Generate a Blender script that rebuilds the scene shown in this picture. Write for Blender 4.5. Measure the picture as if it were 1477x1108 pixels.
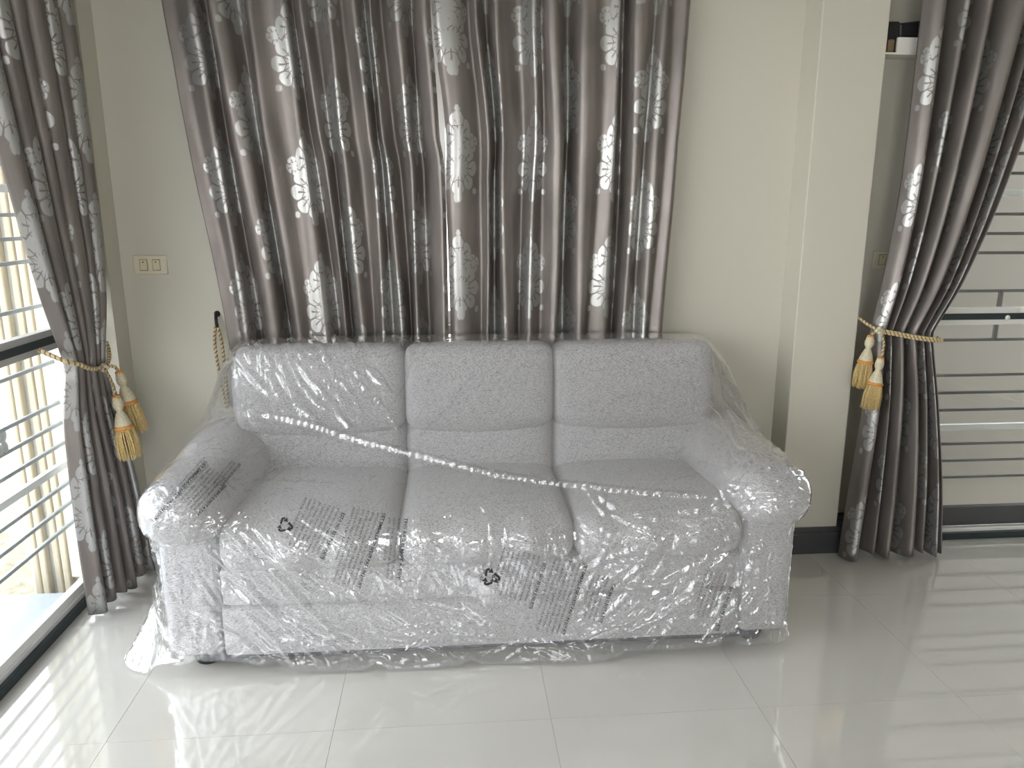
import bpy, bmesh, math, random
import numpy as np
from mathutils import Vector, Matrix
from mathutils.bvhtree import BVHTree

random.seed(7)
rng = np.random.default_rng(11)
SC = bpy.context.scene
COL = SC.collection
for o in list(bpy.data.objects):
    bpy.data.objects.remove(o)

# ------------------------------------------------------------------ camera
FPX, PITCH, YAW, CAM_H = 1082.0, 0.227, 0.0813, 1.386
cd = bpy.data.cameras.new('camera'); cam = bpy.data.objects.new('camera', cd); COL.objects.link(cam)
cam.location = (0, 0, CAM_H); cam.rotation_euler = (math.pi/2 - PITCH, 0, -YAW)
cd.sensor_width = 36; cd.lens = FPX/1477*36; cd.clip_start = 0.05
SC.camera = cam

# ------------------------------------------------------------------ sky and exposure
wd = bpy.data.worlds.new('sky'); SC.world = wd; wd.use_nodes = True
wn = wd.node_tree; bg = wn.nodes['Background']
tc = wn.nodes.new('ShaderNodeTexCoord'); sx = wn.nodes.new('ShaderNodeSeparateXYZ')
rp = wn.nodes.new('ShaderNodeValToRGB')
wn.links.new(tc.outputs['Generated'], sx.inputs[0]); wn.links.new(sx.outputs['Z'], rp.inputs[0])
rp.color_ramp.elements[0].position = 0.0; rp.color_ramp.elements[0].color = (1.0, 0.98, 0.988, 1)
rp.color_ramp.elements[1].position = 1.0; rp.color_ramp.elements[1].color = (0.84, 0.90, 1.0, 1)
wn.links.new(rp.outputs[0], bg.inputs['Color']); bg.inputs['Strength'].default_value = 1.0
SC.view_settings.view_transform = 'Standard'; SC.view_settings.look = 'None'
SC.view_settings.gamma = 1; SC.view_settings.use_curve_mapping = False
SC.view_settings.exposure = 3.3
cy = SC.cycles
cy.max_bounces = 11; cy.diffuse_bounces = 5; cy.glossy_bounces = 5; cy.transmission_bounces = 8
cy.transparent_max_bounces = 20; cy.sample_clamp_indirect = 6.0; cy.use_denoising = True

# ------------------------------------------------------------------ room numbers
XL, YB, YP = -1.335, 2.915, 2.779          # left wall plane, back wall, pillar face
PX0, PX1 = 1.327, 1.577                    # pillar
XR, YF, ZC = 4.2, -2.4, 2.75               # right wall, front wall, ceiling
DL0, DL1, DH = -1.10, 2.80, 2.35            # left door span (Y), door height
DR0, DR1 = 1.86, 4.0                       # right door span (X)

# ------------------------------------------------------------------ node helpers
def two_sided_fresnel(nt, ior):
    g = nt.nodes.new('ShaderNodeNewGeometry'); fr = nt.nodes.new('ShaderNodeFresnel')
    nt.links.new((S(nt, g.outputs['Backfacing'])*(1/ior-ior) + ior).k, fr.inputs['IOR'])
    return fr

class S:
    """a value socket with operators that add Math nodes"""
    def __init__(s, nt, k): s.nt, s.k = nt, k
    def op(s, name, *a):
        n = s.nt.nodes.new('ShaderNodeMath'); n.operation = name
        for i, v in enumerate((s,)+a):
            if isinstance(v, S): s.nt.links.new(v.k, n.inputs[i])
            else: n.inputs[i].default_value = v
        return S(s.nt, n.outputs[0])
    def __add__(s, b): return s.op('ADD', b)
    def __sub__(s, b): return s.op('SUBTRACT', b)
    def __mul__(s, b): return s.op('MULTIPLY', b)
    def __truediv__(s, b): return s.op('DIVIDE', b)
    def abs(s): return s.op('ABSOLUTE')
    def fract(s): return s.op('FRACT')
    def floor(s): return s.op('FLOOR')
    def cos(s): return s.op('COSINE')
    def sin(s): return s.op('SINE')
    def max(s, b): return s.op('MAXIMUM', b)
    def min(s, b): return s.op('MINIMUM', b)
    def step(s, lo, hi):           # smooth 0..1 ramp
        n = s.nt.nodes.new('ShaderNodeMapRange'); n.interpolation_type = 'SMOOTHSTEP'
        s.nt.links.new(s.k, n.inputs[0]); n.inputs[1].default_value = lo; n.inputs[2].default_value = hi
        return S(s.nt, n.outputs[0])

def mat(name):
    m = bpy.data.materials.new(name); m.use_nodes = True
    return m, m.node_tree, m.node_tree.nodes['Principled BSDF']

def simple(name, col, rough=0.6, metal=0.0, var=0.06, scale=8.0, bump=0.0, bscale=200.0, spec=0.5):
    m, nt, p = mat(name)
    t = nt.nodes.new('ShaderNodeTexCoord')
    n = nt.nodes.new('ShaderNodeTexNoise'); n.inputs['Scale'].default_value = scale; n.inputs['Detail'].default_value = 4
    nt.links.new(t.outputs['Object'], n.inputs['Vector'])
    r = nt.nodes.new('ShaderNodeValToRGB')
    r.color_ramp.elements[0].position = .3; r.color_ramp.elements[1].position = .7
    r.color_ramp.elements[0].color = (*[c*(1-var) for c in col], 1); r.color_ramp.elements[1].color = (*[min(1, c*(1+var)) for c in col], 1)
    nt.links.new(n.outputs['Fac'], r.inputs[0]); nt.links.new(r.outputs[0], p.inputs['Base Color'])
    p.inputs['Roughness'].default_value = rough; p.inputs['Metallic'].default_value = metal
    p.inputs['Specular IOR Level'].default_value = spec
    if bump:
        b = nt.nodes.new('ShaderNodeTexNoise'); b.inputs['Scale'].default_value = bscale
        nt.links.new(t.outputs['Object'], b.inputs['Vector'])
        bn = nt.nodes.new('ShaderNodeBump'); bn.inputs['Strength'].default_value = bump; bn.inputs['Distance'].default_value = .002
        nt.links.new(b.outputs['Fac'], bn.inputs['Height']); nt.links.new(bn.outputs[0], p.inputs['Normal'])
    return m

M = {}
M['wall'] = simple('cream wall paint', (.52, .498, .425), .55, var=.012, scale=1.5, bump=.05, bscale=60)
M['ceiling'] = simple('ceiling paint', (.8, .79, .75), .8, var=.01)
M['grout'] = simple('grout', (.34, .325, .295), .6)
M['base'] = simple('charcoal skirting', (.045, .047, .052), .35, var=.1)
M['alu'] = simple('pale aluminium', (.78, .78, .76), .35, .3, var=.03)
M['alu_grey'] = simple('grey aluminium', (.50, .50, .50), .4, .3, var=.03)
M['alu_dark'] = simple('charcoal aluminium', (.085, .085, .09), .5, .2, var=.05)
M['seal'] = simple('dark teal seal', (.015, .028, .032), .4, var=.1)
M['bar_dark'] = simple('grey painted grille bar', (.13, .125, .12), .5, var=.05)
M['bar_light'] = simple('white painted grille bar', (.72, .72, .70), .45, var=.03)
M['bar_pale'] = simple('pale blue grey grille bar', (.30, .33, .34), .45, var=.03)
M['plate'] = simple('cream switch plate', (.60, .55, .43), .35, var=.02)
M['rocker'] = simple('ivory rocker', (.58, .53, .36), .3, var=.02)
M['dark'] = simple('black plastic', (.012, .014, .014), .45)
M['white_plastic'] = simple('white plastic', (.75, .73, .68), .45, var=.02)
M['foot'] = simple('black plastic foot', (.01, .01, .012), .4)
M['under'] = simple('dark underside cloth', (.05, .05, .065), .9)
M['print'] = simple('black ink', (.012, .012, .014), .6)
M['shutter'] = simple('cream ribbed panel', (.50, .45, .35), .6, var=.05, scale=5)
M['ext_wall'] = simple('grey beige exterior wall', (.42, .39, .35), .8, var=.04, scale=2)
M['ext_base'] = simple('charcoal exterior plinth', (.08, .08, .085), .7, var=.08)
M['ext_white'] = simple('white exterior wall', (.72, .72, .70), .8, var=.03)
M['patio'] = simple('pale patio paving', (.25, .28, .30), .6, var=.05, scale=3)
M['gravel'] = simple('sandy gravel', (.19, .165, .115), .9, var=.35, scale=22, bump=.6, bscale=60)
M['thread'] = simple('golden thread', (.70, .52, .23), .45, var=.25, scale=160, bump=.5, bscale=500)
M['thread_pale'] = simple('pale gold braid', (.58, .52, .37), .5, var=.25, scale=220, bump=.6, bscale=700)
M['thread_dark'] = simple('brown braid strand', (.22, .15, .07), .5, var=.2, scale=220)
M['thread_orange'] = simple('orange binding thread', (.55, .25, .06), .5, var=.2, scale=200)

def tile_mat():
    m, nt, p = mat('polished cream porcelain')
    t = nt.nodes.new('ShaderNodeTexCoord')
    n = nt.nodes.new('ShaderNodeTexNoise'); n.inputs['Scale'].default_value = 3; n.inputs['Detail'].default_value = 6
    oi = nt.nodes.new('ShaderNodeObjectInfo'); va = nt.nodes.new('ShaderNodeVectorMath'); va.operation = 'ADD'
    nt.links.new(t.outputs['Object'], va.inputs[0]); nt.links.new(oi.outputs['Random'], va.inputs[1])
    nt.links.new(va.outputs[0], n.inputs['Vector'])
    r = nt.nodes.new('ShaderNodeValToRGB')
    r.color_ramp.elements[0].color = (.52, .507, .47, 1); r.color_ramp.elements[1].color = (.57, .555, .52, 1)
    nt.links.new(n.outputs['Fac'], r.inputs[0]); nt.links.new(r.outputs[0], p.inputs['Base Color'])
    p.inputs['Roughness'].default_value = .06; p.inputs['Specular IOR Level'].default_value = .6
    p.inputs['Coat Weight'].default_value = 1.0; p.inputs['Coat IOR'].default_value = 1.75; p.inputs['Coat Roughness'].default_value = .03
    return m
M['tile'] = tile_mat()

def glass_mat(name, tint):
    m = bpy.data.materials.new(name); m.use_nodes = True; nt = m.node_tree; nt.nodes.clear()
    out = nt.nodes.new('ShaderNodeOutputMaterial'); mx = nt.nodes.new('ShaderNodeMixShader')
    tr = nt.nodes.new('ShaderNodeBsdfTransparent'); tr.inputs[0].default_value = (*tint, 1)
    gl = nt.nodes.new('ShaderNodeBsdfGlossy'); gl.inputs['Roughness'].default_value = .01
    fr = two_sided_fresnel(nt, 1.5)
    nt.links.new(fr.outputs[0], mx.inputs[0]); nt.links.new(tr.outputs[0], mx.inputs[1]); nt.links.new(gl.outputs[0], mx.inputs[2])
    nt.links.new(mx.outputs[0], out.inputs[0]); return m
M['glass'] = glass_mat('greenish door glass', (.955, .97, .965))

def fabric_mat():
    m, nt, p = mat('grey melange upholstery')
    t = nt.nodes.new('ShaderNodeTexCoord')
    def noise(scale, sc3, det=3):
        mp = nt.nodes.new('ShaderNodeMapping'); mp.inputs['Scale'].default_value = sc3
        n = nt.nodes.new('ShaderNodeTexNoise'); n.inputs['Scale'].default_value = scale; n.inputs['Detail'].default_value = det
        nt.links.new(t.outputs['Object'], mp.inputs[0]); nt.links.new(mp.outputs[0], n.inputs['Vector']); return n
    n1 = noise(470, (.30, 1, 1.2)); n2 = noise(720, (1.2, 1, .4)); n3 = noise(5, (1, 1, 1))
    f = (S(nt, n1.outputs['Fac'])*.6 + S(nt, n2.outputs['Fac'])*.4).step(.36, .56)
    r = nt.nodes.new('ShaderNodeValToRGB')
    r.color_ramp.elements[0].color = (.14, .135, .138, 1); r.color_ramp.elements[1].color = (.53, .515, .525, 1)
    nt.links.new(f.k, r.inputs[0])
    nt.links.new(r.outputs[0], p.inputs['Base Color'])
    p.inputs['Roughness'].default_value = .95; p.inputs['Specular IOR Level'].default_value = .15
    p.inputs['Sheen Weight'].default_value = .25
    b = nt.nodes.new('ShaderNodeBump'); b.inputs['Strength'].default_value = .5; b.inputs['Distance'].default_value = .0015
    nt.links.new(f.k, b.inputs['Height']); nt.links.new(b.outputs[0], p.inputs['Normal'])
    return m
M['fabric'] = fabric_mat()

def curtain_mat(name, base_lo, base_hi, motif):
    """satin cloth with woven silver flower heads and finials; UV is in metres of cloth"""
    m, nt, p = mat(name)
    uv = nt.nodes.new('ShaderNodeUVMap'); sp = nt.nodes.new('ShaderNodeSeparateXYZ'); nt.links.new(uv.outputs[0], sp.inputs[0])
    wob = nt.nodes.new('ShaderNodeTexNoise'); wob.inputs['Scale'].default_value = 18; nt.links.new(uv.outputs[0], wob.inputs['Vector'])
    wb = (S(nt, wob.outputs['Fac']) - .5)*.012
    U, V = S(nt, sp.outputs['X']), S(nt, sp.outputs['Y'])
    W, H = .24, .43
    cu = U/W; col = cu.floor()
    par = (col*.5).fract()
    q = (((V/H) + par).fract() - .5)*H + wb
    pp = (cu.fract() - .5)*W + wb
    def fan(cx, cz, R, n, squash=1.0, phase=0.0, vein=True):
        a = (pp - cx); b = (q - cz)*squash
        r = (a*a + b*b).op('SQRT')
        th = a.op('ARCTAN2', b)
        pet = ((th*(n/2.0)) + phase).cos().abs()
        edge = (pet.op('POWER', .5)*.30 + .70)*R
        mask = (edge - r).step(0.0, .0035)
        if vein:
            gap = pet.step(.10, .26)                               # dark lines between petals
            vein_ = pet.step(.995, .965).max((r/R).step(.66, .74)).max((r/R).step(.34, .28))
            vein_ = vein_*((r + pet*R*.16)/R - .58).abs().step(.010, .035)
            inner = (r/R).step(.30, .45)
            mask = mask*(gap.max((r/R).step(.5, .2)))*vein_
        return mask
    fl = fan(0, -.055, .082, 8, .86)
    fl = fl.max(fan(0, .055, .052, 5, .62, .4))
    fl = fl.max(fan(0, .115, .020, 3, .7))
    fl = fl.max(fan(0, .150, .011, 3, .8, vein=False)).max(fan(0, -.150, .017, 3, .55, vein=False))
    fl = fl.max(fan(.058, .035, .028, 4, .8, .6)).max(fan(-.058, .035, .028, 4, .8, .6))
    fl = fl.max(fan(.070, -.135, .013, 2, 1.0, vein=False)).max(fan(-.070, -.135, .013, 2, 1.0, vein=False))
    n = nt.nodes.new('ShaderNodeTexNoise'); n.inputs['Scale'].default_value = 14; n.inputs['Detail'].default_value = 5
    mp = nt.nodes.new('ShaderNodeMapping'); mp.inputs['Scale'].default_value = (1, .25, 1)
    nt.links.new(uv.outputs[0], mp.inputs[0]); nt.links.new(mp.outputs[0], n.inputs['Vector'])
    r = nt.nodes.new('ShaderNodeValToRGB'); r.color_ramp.elements[0].position = .35; r.color_ramp.elements[1].position = .65
    r.color_ramp.elements[0].color = (*base_lo, 1); r.color_ramp.elements[1].color = (*base_hi, 1)
    nt.links.new(n.outputs['Fac'], r.inputs[0])
    mx = nt.nodes.new('ShaderNodeMix'); mx.data_type = 'RGBA'
    nt.links.new(fl.k, mx.inputs['Factor']); nt.links.new(r.outputs[0], mx.inputs['A']); mx.inputs['B'].default_value = (*motif, 1)
    nt.links.new(mx.outputs['Result'], p.inputs['Base Color'])
    nt.links.new((fl*.30 + .45).k, p.inputs['Metallic'])
    nt.links.new((fl*(-.08) + .42).k, p.inputs['Roughness'])
    p.inputs['Anisotropic'].default_value = .3
    wv = nt.nodes.new('ShaderNodeTexNoise'); wv.inputs['Scale'].default_value = 420; nt.links.new(uv.outputs[0], wv.inputs['Vector'])
    h = S(nt, wv.outputs['Fac'])*.5 + fl*.6
    b = nt.nodes.new('ShaderNodeBump'); b.inputs['Strength'].default_value = .22; b.inputs['Distance'].default_value = .001
    nt.links.new(h.k, b.inputs['Height']); nt.links.new(b.outputs[0], p.inputs['Normal'])
    return m
M['curtain'] = curtain_mat('taupe damask satin', (.148, .130, .120), (.216, .191, .178), (.34, .34, .33))
M['lining'] = simple('cream curtain edge', (.5, .46, .36), .6)

def film_mat():
    m = bpy.data.materials.new('clear wrapping film'); m.use_nodes = True; nt = m.node_tree; nt.nodes.clear()
    out = nt.nodes.new('ShaderNodeOutputMaterial')
    t = nt.nodes.new('ShaderNodeTexCoord')
    def noise(scale, sc3, det=4, rot=(0, 0, 0), dist=0.0):
        mp = nt.nodes.new('ShaderNodeMapping'); mp.inputs['Scale'].default_value = sc3; mp.inputs['Rotation'].default_value = rot
        n = nt.nodes.new('ShaderNodeTexNoise'); n.inputs['Scale'].default_value = scale; n.inputs['Detail'].default_value = det
        n.inputs['Distortion'].default_value = dist
        nt.links.new(t.outputs['Object'], mp.inputs[0]); nt.links.new(mp.outputs[0], n.inputs['Vector']); return S(nt, n.outputs['Fac'])
    rid = lambda f, w: ((f - .5).abs()*(-1.0) + w).max(0.0)*(1.0/w)     # sharp creases along the noise's mid level
    a = rid(noise(9, (1, 1, .35), 3, (0, .5, 0), .6), .05)
    b = rid(noise(16, (1.2, 1, .5), 3, (0, -.6, 0), .8), .05)
    c = noise(45, (1, 1, .6), 2)
    patch = noise(4, (1, 1, 1), 2).step(.42, .62)
    h = a*.45 + b*patch*.5 + c*patch*.04
    bn = nt.nodes.new('ShaderNodeBump'); bn.inputs['Strength'].default_value = .36; bn.inputs['Distance'].default_value = .006
    nt.links.new(h.k, bn.inputs['Height'])
    tr = nt.nodes.new('ShaderNodeBsdfTransparent'); tr.inputs[0].default_value = (.97, .98, .98, 1)
    df = nt.nodes.new('ShaderNodeBsdfDiffuse'); df.inputs[0].default_value = (.92, .92, .95, 1)
    tl = nt.nodes.new('ShaderNodeBsdfTranslucent'); tl.inputs[0].default_value = (.92, .92, .95, 1)
    hz = nt.nodes.new('ShaderNodeMixShader'); hz.inputs[0].default_value = .45
    nt.links.new(df.outputs[0], hz.inputs[1]); nt.links.new(tl.outputs[0], hz.inputs[2])
    rf = nt.nodes.new('ShaderNodeBsdfRefraction'); rf.inputs['IOR'].default_value = 1.13; rf.inputs['Roughness'].default_value = .32
    m0 = nt.nodes.new('ShaderNodeMixShader'); m0.inputs[0].default_value = .15
    nt.links.new(tr.outputs[0], m0.inputs[1]); nt.links.new(rf.outputs[0], m0.inputs[2])
    m1 = nt.nodes.new('ShaderNodeMixShader')
    lw = nt.nodes.new('ShaderNodeLayerWeight'); lw.inputs['Blend'].default_value = .5       # a longer way through the film at a slant
    hf = noise(6, (1, 1, 1), 3).step(.3, .8)*.05 + .075 + S(nt, lw.outputs['Facing']).op('POWER', 2.5)*.34
    nt.links.new(hf.k, m1.inputs[0]); nt.links.new(m0.outputs[0], m1.inputs[1]); nt.links.new(hz.outputs[0], m1.inputs[2])
    gl = nt.nodes.new('ShaderNodeBsdfGlossy'); gl.inputs['Roughness'].default_value = .065; gl.inputs[0].default_value = (1, 1, 1, 1)
    nt.links.new(bn.outputs[0], gl.inputs['Normal'])
    fr = two_sided_fresnel(nt, 1.5); nt.links.new(bn.outputs[0], fr.inputs['Normal'])
    ff = (S(nt, fr.outputs[0])*2.4).min(.85)
    m2 = nt.nodes.new('ShaderNodeMixShader')
    nt.links.new(ff.k, m2.inputs[0]); nt.links.new(m1.outputs[0], m2.inputs[1]); nt.links.new(gl.outputs[0], m2.inputs[2])
    nt.links.new(m2.outputs[0], out.inputs[0]); return m
M['film'] = film_mat()

# ------------------------------------------------------------------ mesh helpers
def link(name, me, m, parent=None, smooth=False):
    o = bpy.data.objects.new(name, me); COL.objects.link(o)
    if m is not None and not me.materials: me.materials.append(M[m] if isinstance(m, str) else m)
    if parent is not None: o.parent = parent
    if smooth:
        me.polygons.foreach_set('use_smooth', [True]*len(me.polygons))
    return o

def from_bm(name, bm, m, parent=None, smooth=False):
    me = bpy.data.meshes.new(name); bm.to_mesh(me); bm.free()
    return link(name, me, m, parent, smooth)

def bbox(bm, lo, hi, bev=0.0, seg=2):
    r = bmesh.ops.create_cube(bm, size=1)
    vs = r['verts']
    for v in vs:
        v.co = Vector([(lo[i]+hi[i])/2 + v.co[i]*(hi[i]-lo[i]) for i in range(3)])
    if bev:
        es = list({e for v in vs for e in v.link_edges})
        bmesh.ops.bevel(bm, geom=es, offset=bev, segments=seg, affect='EDGES', profile=.5)
    return bm

def box(name, lo, hi, m, parent=None, bev=0.0, seg=2):
    bm = bmesh.new(); bbox(bm, lo, hi, bev, seg); return from_bm(name, bm, m, parent)

def boxes(name, L, m, parent=None, bev=0.0):
    bm = bmesh.new()
    for lo, hi in L: bbox(bm, lo, hi, bev)
    return from_bm(name, bm, m, parent)

def grid_mesh(name, P, m, parent=None, uv=None, close_u=False, smooth=True):
    """P: (nu, nv, 3) array"""
    nu, nv = P.shape[:2]
    idx = np.arange(nu*nv).reshape(nu, nv)
    a = idx if close_u else idx[:-1]
    b = np.roll(idx, -1, 0) if close_u else idx[1:]
    F = np.stack([a[:, :-1], b[:, :-1], b[:, 1:], a[:, 1:]], -1).reshape(-1, 4)
    me = bpy.data.meshes.new(name)
    me.vertices.add(nu*nv); me.vertices.foreach_set('co', P.reshape(-1).astype(np.float32))
    me.loops.add(F.size); me.loops.foreach_set('vertex_index', F.reshape(-1).astype(np.int32))
    me.polygons.add(len(F)); me.polygons.foreach_set('loop_start', np.arange(0, F.size, 4, dtype=np.int32))
    me.update(calc_edges=True)
    if uv is not None:
        l = me.uv_layers.new(name='UVMap'); l.data.foreach_set('uv', uv.reshape(-1, 2)[F.reshape(-1)].reshape(-1).astype(np.float32))
    return link(name, me, m, parent, smooth)

def tube(name, pts, rad, m, parent=None, n=8, closed=False):
    pts = [Vector(p) for p in pts]; N = len(pts)
    rad = rad if isinstance(rad, (list, tuple)) else [rad]*N
    rings = []; up = Vector((.13, .21, .97))
    for i, p in enumerate(pts):
        if closed: t = pts[(i+1) % N] - pts[i-1]
        else: t = pts[min(i+1, N-1)] - pts[max(i-1, 0)]
        t.normalize(); a = t.cross(up)
        if a.length < 1e-4: a = t.cross(Vector((1, 0, 0)))
        a.normalize(); b = t.cross(a)
        rings.append([(p + (a*math.cos(2*math.pi*k/n) + b*math.sin(2*math.pi*k/n))*rad[i])[:] for k in range(n)])
    P = np.array(rings)
    vs = P.reshape(-1, 3).tolist(); fs = []
    for i in range(N if closed else N-1):
        j = (i+1) % N
        for k in range(n):
            fs.append((i*n+k, i*n+(k+1) % n, j*n+(k+1) % n, j*n+k))
    if not closed: fs += [tuple(range(n))[::-1], tuple(range((N-1)*n, N*n))]
    me = bpy.data.meshes.new(name); me.from_pydata(vs, [], fs); me.update()
    return link(name, me, m, parent, True)

def lathe(name, prof, m, parent=None, n=20, loc=(0, 0, 0)):
    P = np.array([[[r*math.cos(2*math.pi*k/n), r*math.sin(2*math.pi*k/n), z] for r, z in prof] for k in range(n)]) + np.array(loc)
    return grid_mesh(name, P, m, parent, close_u=True)

def empty(name, loc=(0, 0, 0)):
    o = bpy.data.objects.new(name, None); COL.objects.link(o); o.location = loc; o.empty_display_size = .1
    return o

def tag(o, label, cat, group=None):
    o['label'] = label; o['category'] = cat
    if group: o['group'] = group
    return o

def struct(o, label=None, cat=None):
    o['kind'] = 'structure'
    if label: o['label'] = label
    if cat: o['category'] = cat
    return o

def keep(o, parent):
    """parent without moving (parts are modelled in world space)"""
    o.parent = parent; o.matrix_parent_inverse = Matrix.Translation(parent.location).inverted(); return o

# ------------------------------------------------------------------ shell of the room
TS = .60
fl = struct(box('floor', (XL-.06, YF-.2, -.06), (XR, YB+.25, -.008), 'grout'), 'polished cream tiled floor of the room', 'floor')
tm = bmesh.new(); bbox(tm, (-TS/2+.0004, -TS/2+.0004, -.0085), (TS/2-.0004, TS/2-.0004, 0), .0003, 1)
tile_me = bpy.data.meshes.new('tile'); tm.to_mesh(tile_me); tm.free(); tile_me.materials.append(M['tile'])
tm = bmesh.new(); bbox(tm, (XL-.05+1.242, -TS/2+.0004, -.0085), (TS/2-.0004, TS/2-.0004, 0), .0003, 1)      # cut to meet the door track
tile_cut = bpy.data.meshes.new('tile'); tm.to_mesh(tile_cut); tm.free(); tile_cut.materials.append(M['tile'])
for i in range(-3, 6):
    for j in range(-6, 2):
        cx, cyy = .858 + TS*(i-.5), 1.82 + TS*(j+.5)
        if XL-.28 < cx < XR-.1 and cyy > YF-.1:
            t = bpy.data.objects.new('tile', tile_cut if cx < -1.1 else tile_me); COL.objects.link(t); t.location = (cx, cyy, 0); t.parent = fl
struct(box('ceiling', (XL-.2, YF-.2, ZC), (XR+.2, YB+.25, ZC+.1), 'ceiling'), 'plain white ceiling above the room', 'ceiling')
WY = .22
struct(boxes('wall_left', [((XL-.15, YF-.15, 0), (XL+.01, DL0, ZC)), ((XL-.15, DL0, DH), (XL+.01, DL1, ZC)),
                           ((XL-.15, DL1, 0), (-1.215, YB+.05, ZC))], 'wall'), 'cream left wall with a sliding door opening', 'wall')
WX0, WX1, WZ0, WZ1 = -.72, .66, .95, 2.2
struct(boxes('wall_back', [((-1.3, YB, 0), (WX0, YB+WY, ZC)), ((WX0, YB, 0), (WX1, YB+WY, WZ0)), ((WX0, YB, WZ1), (WX1, YB+WY, ZC)),
                           ((WX1, YB, 0), (DR0, YB+WY, ZC)), ((DR0, YB, DH), (DR1, YB+WY, ZC)), ((DR1, YB, 0), (XR+.1, YB+WY, ZC))], 'wall'),
       'cream painted back wall behind the sofa', 'wall')
struct(box('wall_pillar', (PX0, YP, 0), (PX1, YB+.01, ZC), 'wall', bev=.004), 'cream square pillar projecting from back wall', 'pillar')
struct(box('wall_right', (XR, YF-.15, 0), (XR+.12, YB+.1, ZC), 'wall'), 'cream right wall', 'wall')
struct(boxes('wall_front', [((XL-.1, YF-.15, 0), (-.5, YF, ZC)), ((1.1, YF-.15, 0), (XR+.1, YF, ZC)), ((-.5, YF-.15, 2.2), (1.1, YF, ZC)), ((-.5, YF-.15, 0), (1.1, YF, .9))], 'wall'),
       'cream front wall with a wide opening', 'wall')

def base_profile(name, a, b, n, m='base'):
    """skirting from a to b (floor plan), n = outward normal, with a stepped moulded top"""
    prof = [(0, 0), (.018, 0), (.018, .085), (.014, .090), (.014, .100), (.008, .112), (0, .112)]
    vs = []
    for p in (a, b):
        for d, z in prof: vs.append((p[0]+n[0]*d, p[1]+n[1]*d, z))
    k = len(prof); fs = [(i, (i+1) % k, (i+1) % k + k, i+k) for i in range(k)] + [tuple(range(k))[::-1], tuple(range(k, 2*k))]
    me = bpy.data.meshes.new(name); me.from_pydata(vs, [], fs); me.update()
    return me
for nm, segs in (('baseboard_back', [((-1.215, YB), (PX0, YB), (0, -1)), ((PX1, YB), (DR0, YB), (0, -1))]),
                 ('baseboard_pillar', [((PX0-.018, YP), (PX1+.018, YP), (0, -1)), ((PX0, YP), (PX0, YB), (-1, 0)), ((PX1, YP), (PX1, YB), (1, 0))])):
    bm = bmesh.new()
    for a, b, n in segs:
        me = base_profile('x', a, b, n); bm.from_mesh(me); bpy.data.meshes.remove(me)
    bmesh.ops.recalc_face_normals(bm, faces=bm.faces)
    struct(from_bm(nm, bm, 'base'), 'charcoal skirting along the foot of ' + ('the cream back wall' if nm.endswith('back') else 'the square pillar'), 'baseboard')

# ------------------------------------------------------------------ doors, window
def along(axis, p, a0, a1, d0, d1, z0, z1):
    """box corners for a part lying along X or Y; d = coordinate across"""
    return ((a0, d0, z0), (a1, d1, z1)) if axis == 'x' else ((d0, a0, z0), (d1, a1, z1))

def sliding_door(name, axis, plane, sgn, a0, a1, meet, label):
    """sgn: +1 / -1 direction towards outside across the plane"""
    D = empty(name, ((a0+a1)/2, plane, 0) if axis == 'x' else (plane, (a0+a1)/2, 0)); struct(D, label, 'sliding door')
    def part(nm, aa, ab, d0, d1, z0, z1, m, bev=.002):
        d0, d1 = sorted((plane+sgn*d0, plane+sgn*d1))
        lo, hi = along(axis, 0, aa, ab, d0, d1, z0, z1)
        return keep(box(nm, lo, hi, m, bev=bev), D)
    part('track', a0, a1, -.012, .06, 0, .030, 'seal')
    part('frame_bottom', a0, a1, .004, .030, .026, .046, 'alu')
    part('frame_top', a0, a1, .0, .085, DH-.05, DH, 'alu')
    part('frame_side', a0, a0+.04, .0, .085, .02, DH, 'alu'); part('frame_side', a1-.04, a1, .0, .085, .02, DH, 'alu')
    for k, (p0, p1, dd) in enumerate(((a0+.03, meet+.03, .045), (meet-.03, a1-.03, .010))):
        part('stile', p0, p0+.05, dd, dd+.03, .045, DH-.04, 'alu'); part('stile', p1-.05, p1, dd, dd+.03, .045, DH-.04, 'alu')
        part('rail_top', p0, p1, dd, dd+.03, DH-.1, DH-.04, 'alu'); part('rail_bottom', p0, p1, dd, dd+.03, .04, .125 if axis == 'x' else .075, 'alu_dark' if axis == 'x' else 'alu')
        r = part('middle_rail', p0, p1, dd-.002, dd+.032, .928, .998, 'alu' if axis == 'x' else 'alu_grey')
        s = part('rail_stripe', p0+.01, p1-.01, dd-.005, dd+.0, .950, .976, 'seal', 0)
        part('glass_pane', p0+.04, p1-.04, dd+.012, dd+.018, .06, DH-.06, 'glass', 0)
    return D
sliding_door('door_1', 'y', XL, -1, DL0, DL1, .85, 'aluminium sliding glass door in the left wall')
d2 = sliding_door('door_2', 'x', YB-.06, 1, DR0, DR1, 2.9, 'aluminium sliding glass door beside the pillar')
for k, (x, z) in enumerate(((2.315, .992), (2.255, .962))):          # small screw caps on the middle rail
    o = lathe('screw_cap', [(0, .006), (.008, .005), (.011, 0)], 'white_plastic', n=12)
    o.data.transform(Matrix.Translation((x, YB-.06+.004, z)) @ Matrix.Rotation(math.pi/2, 4, 'X')); keep(o, d2)

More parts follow.
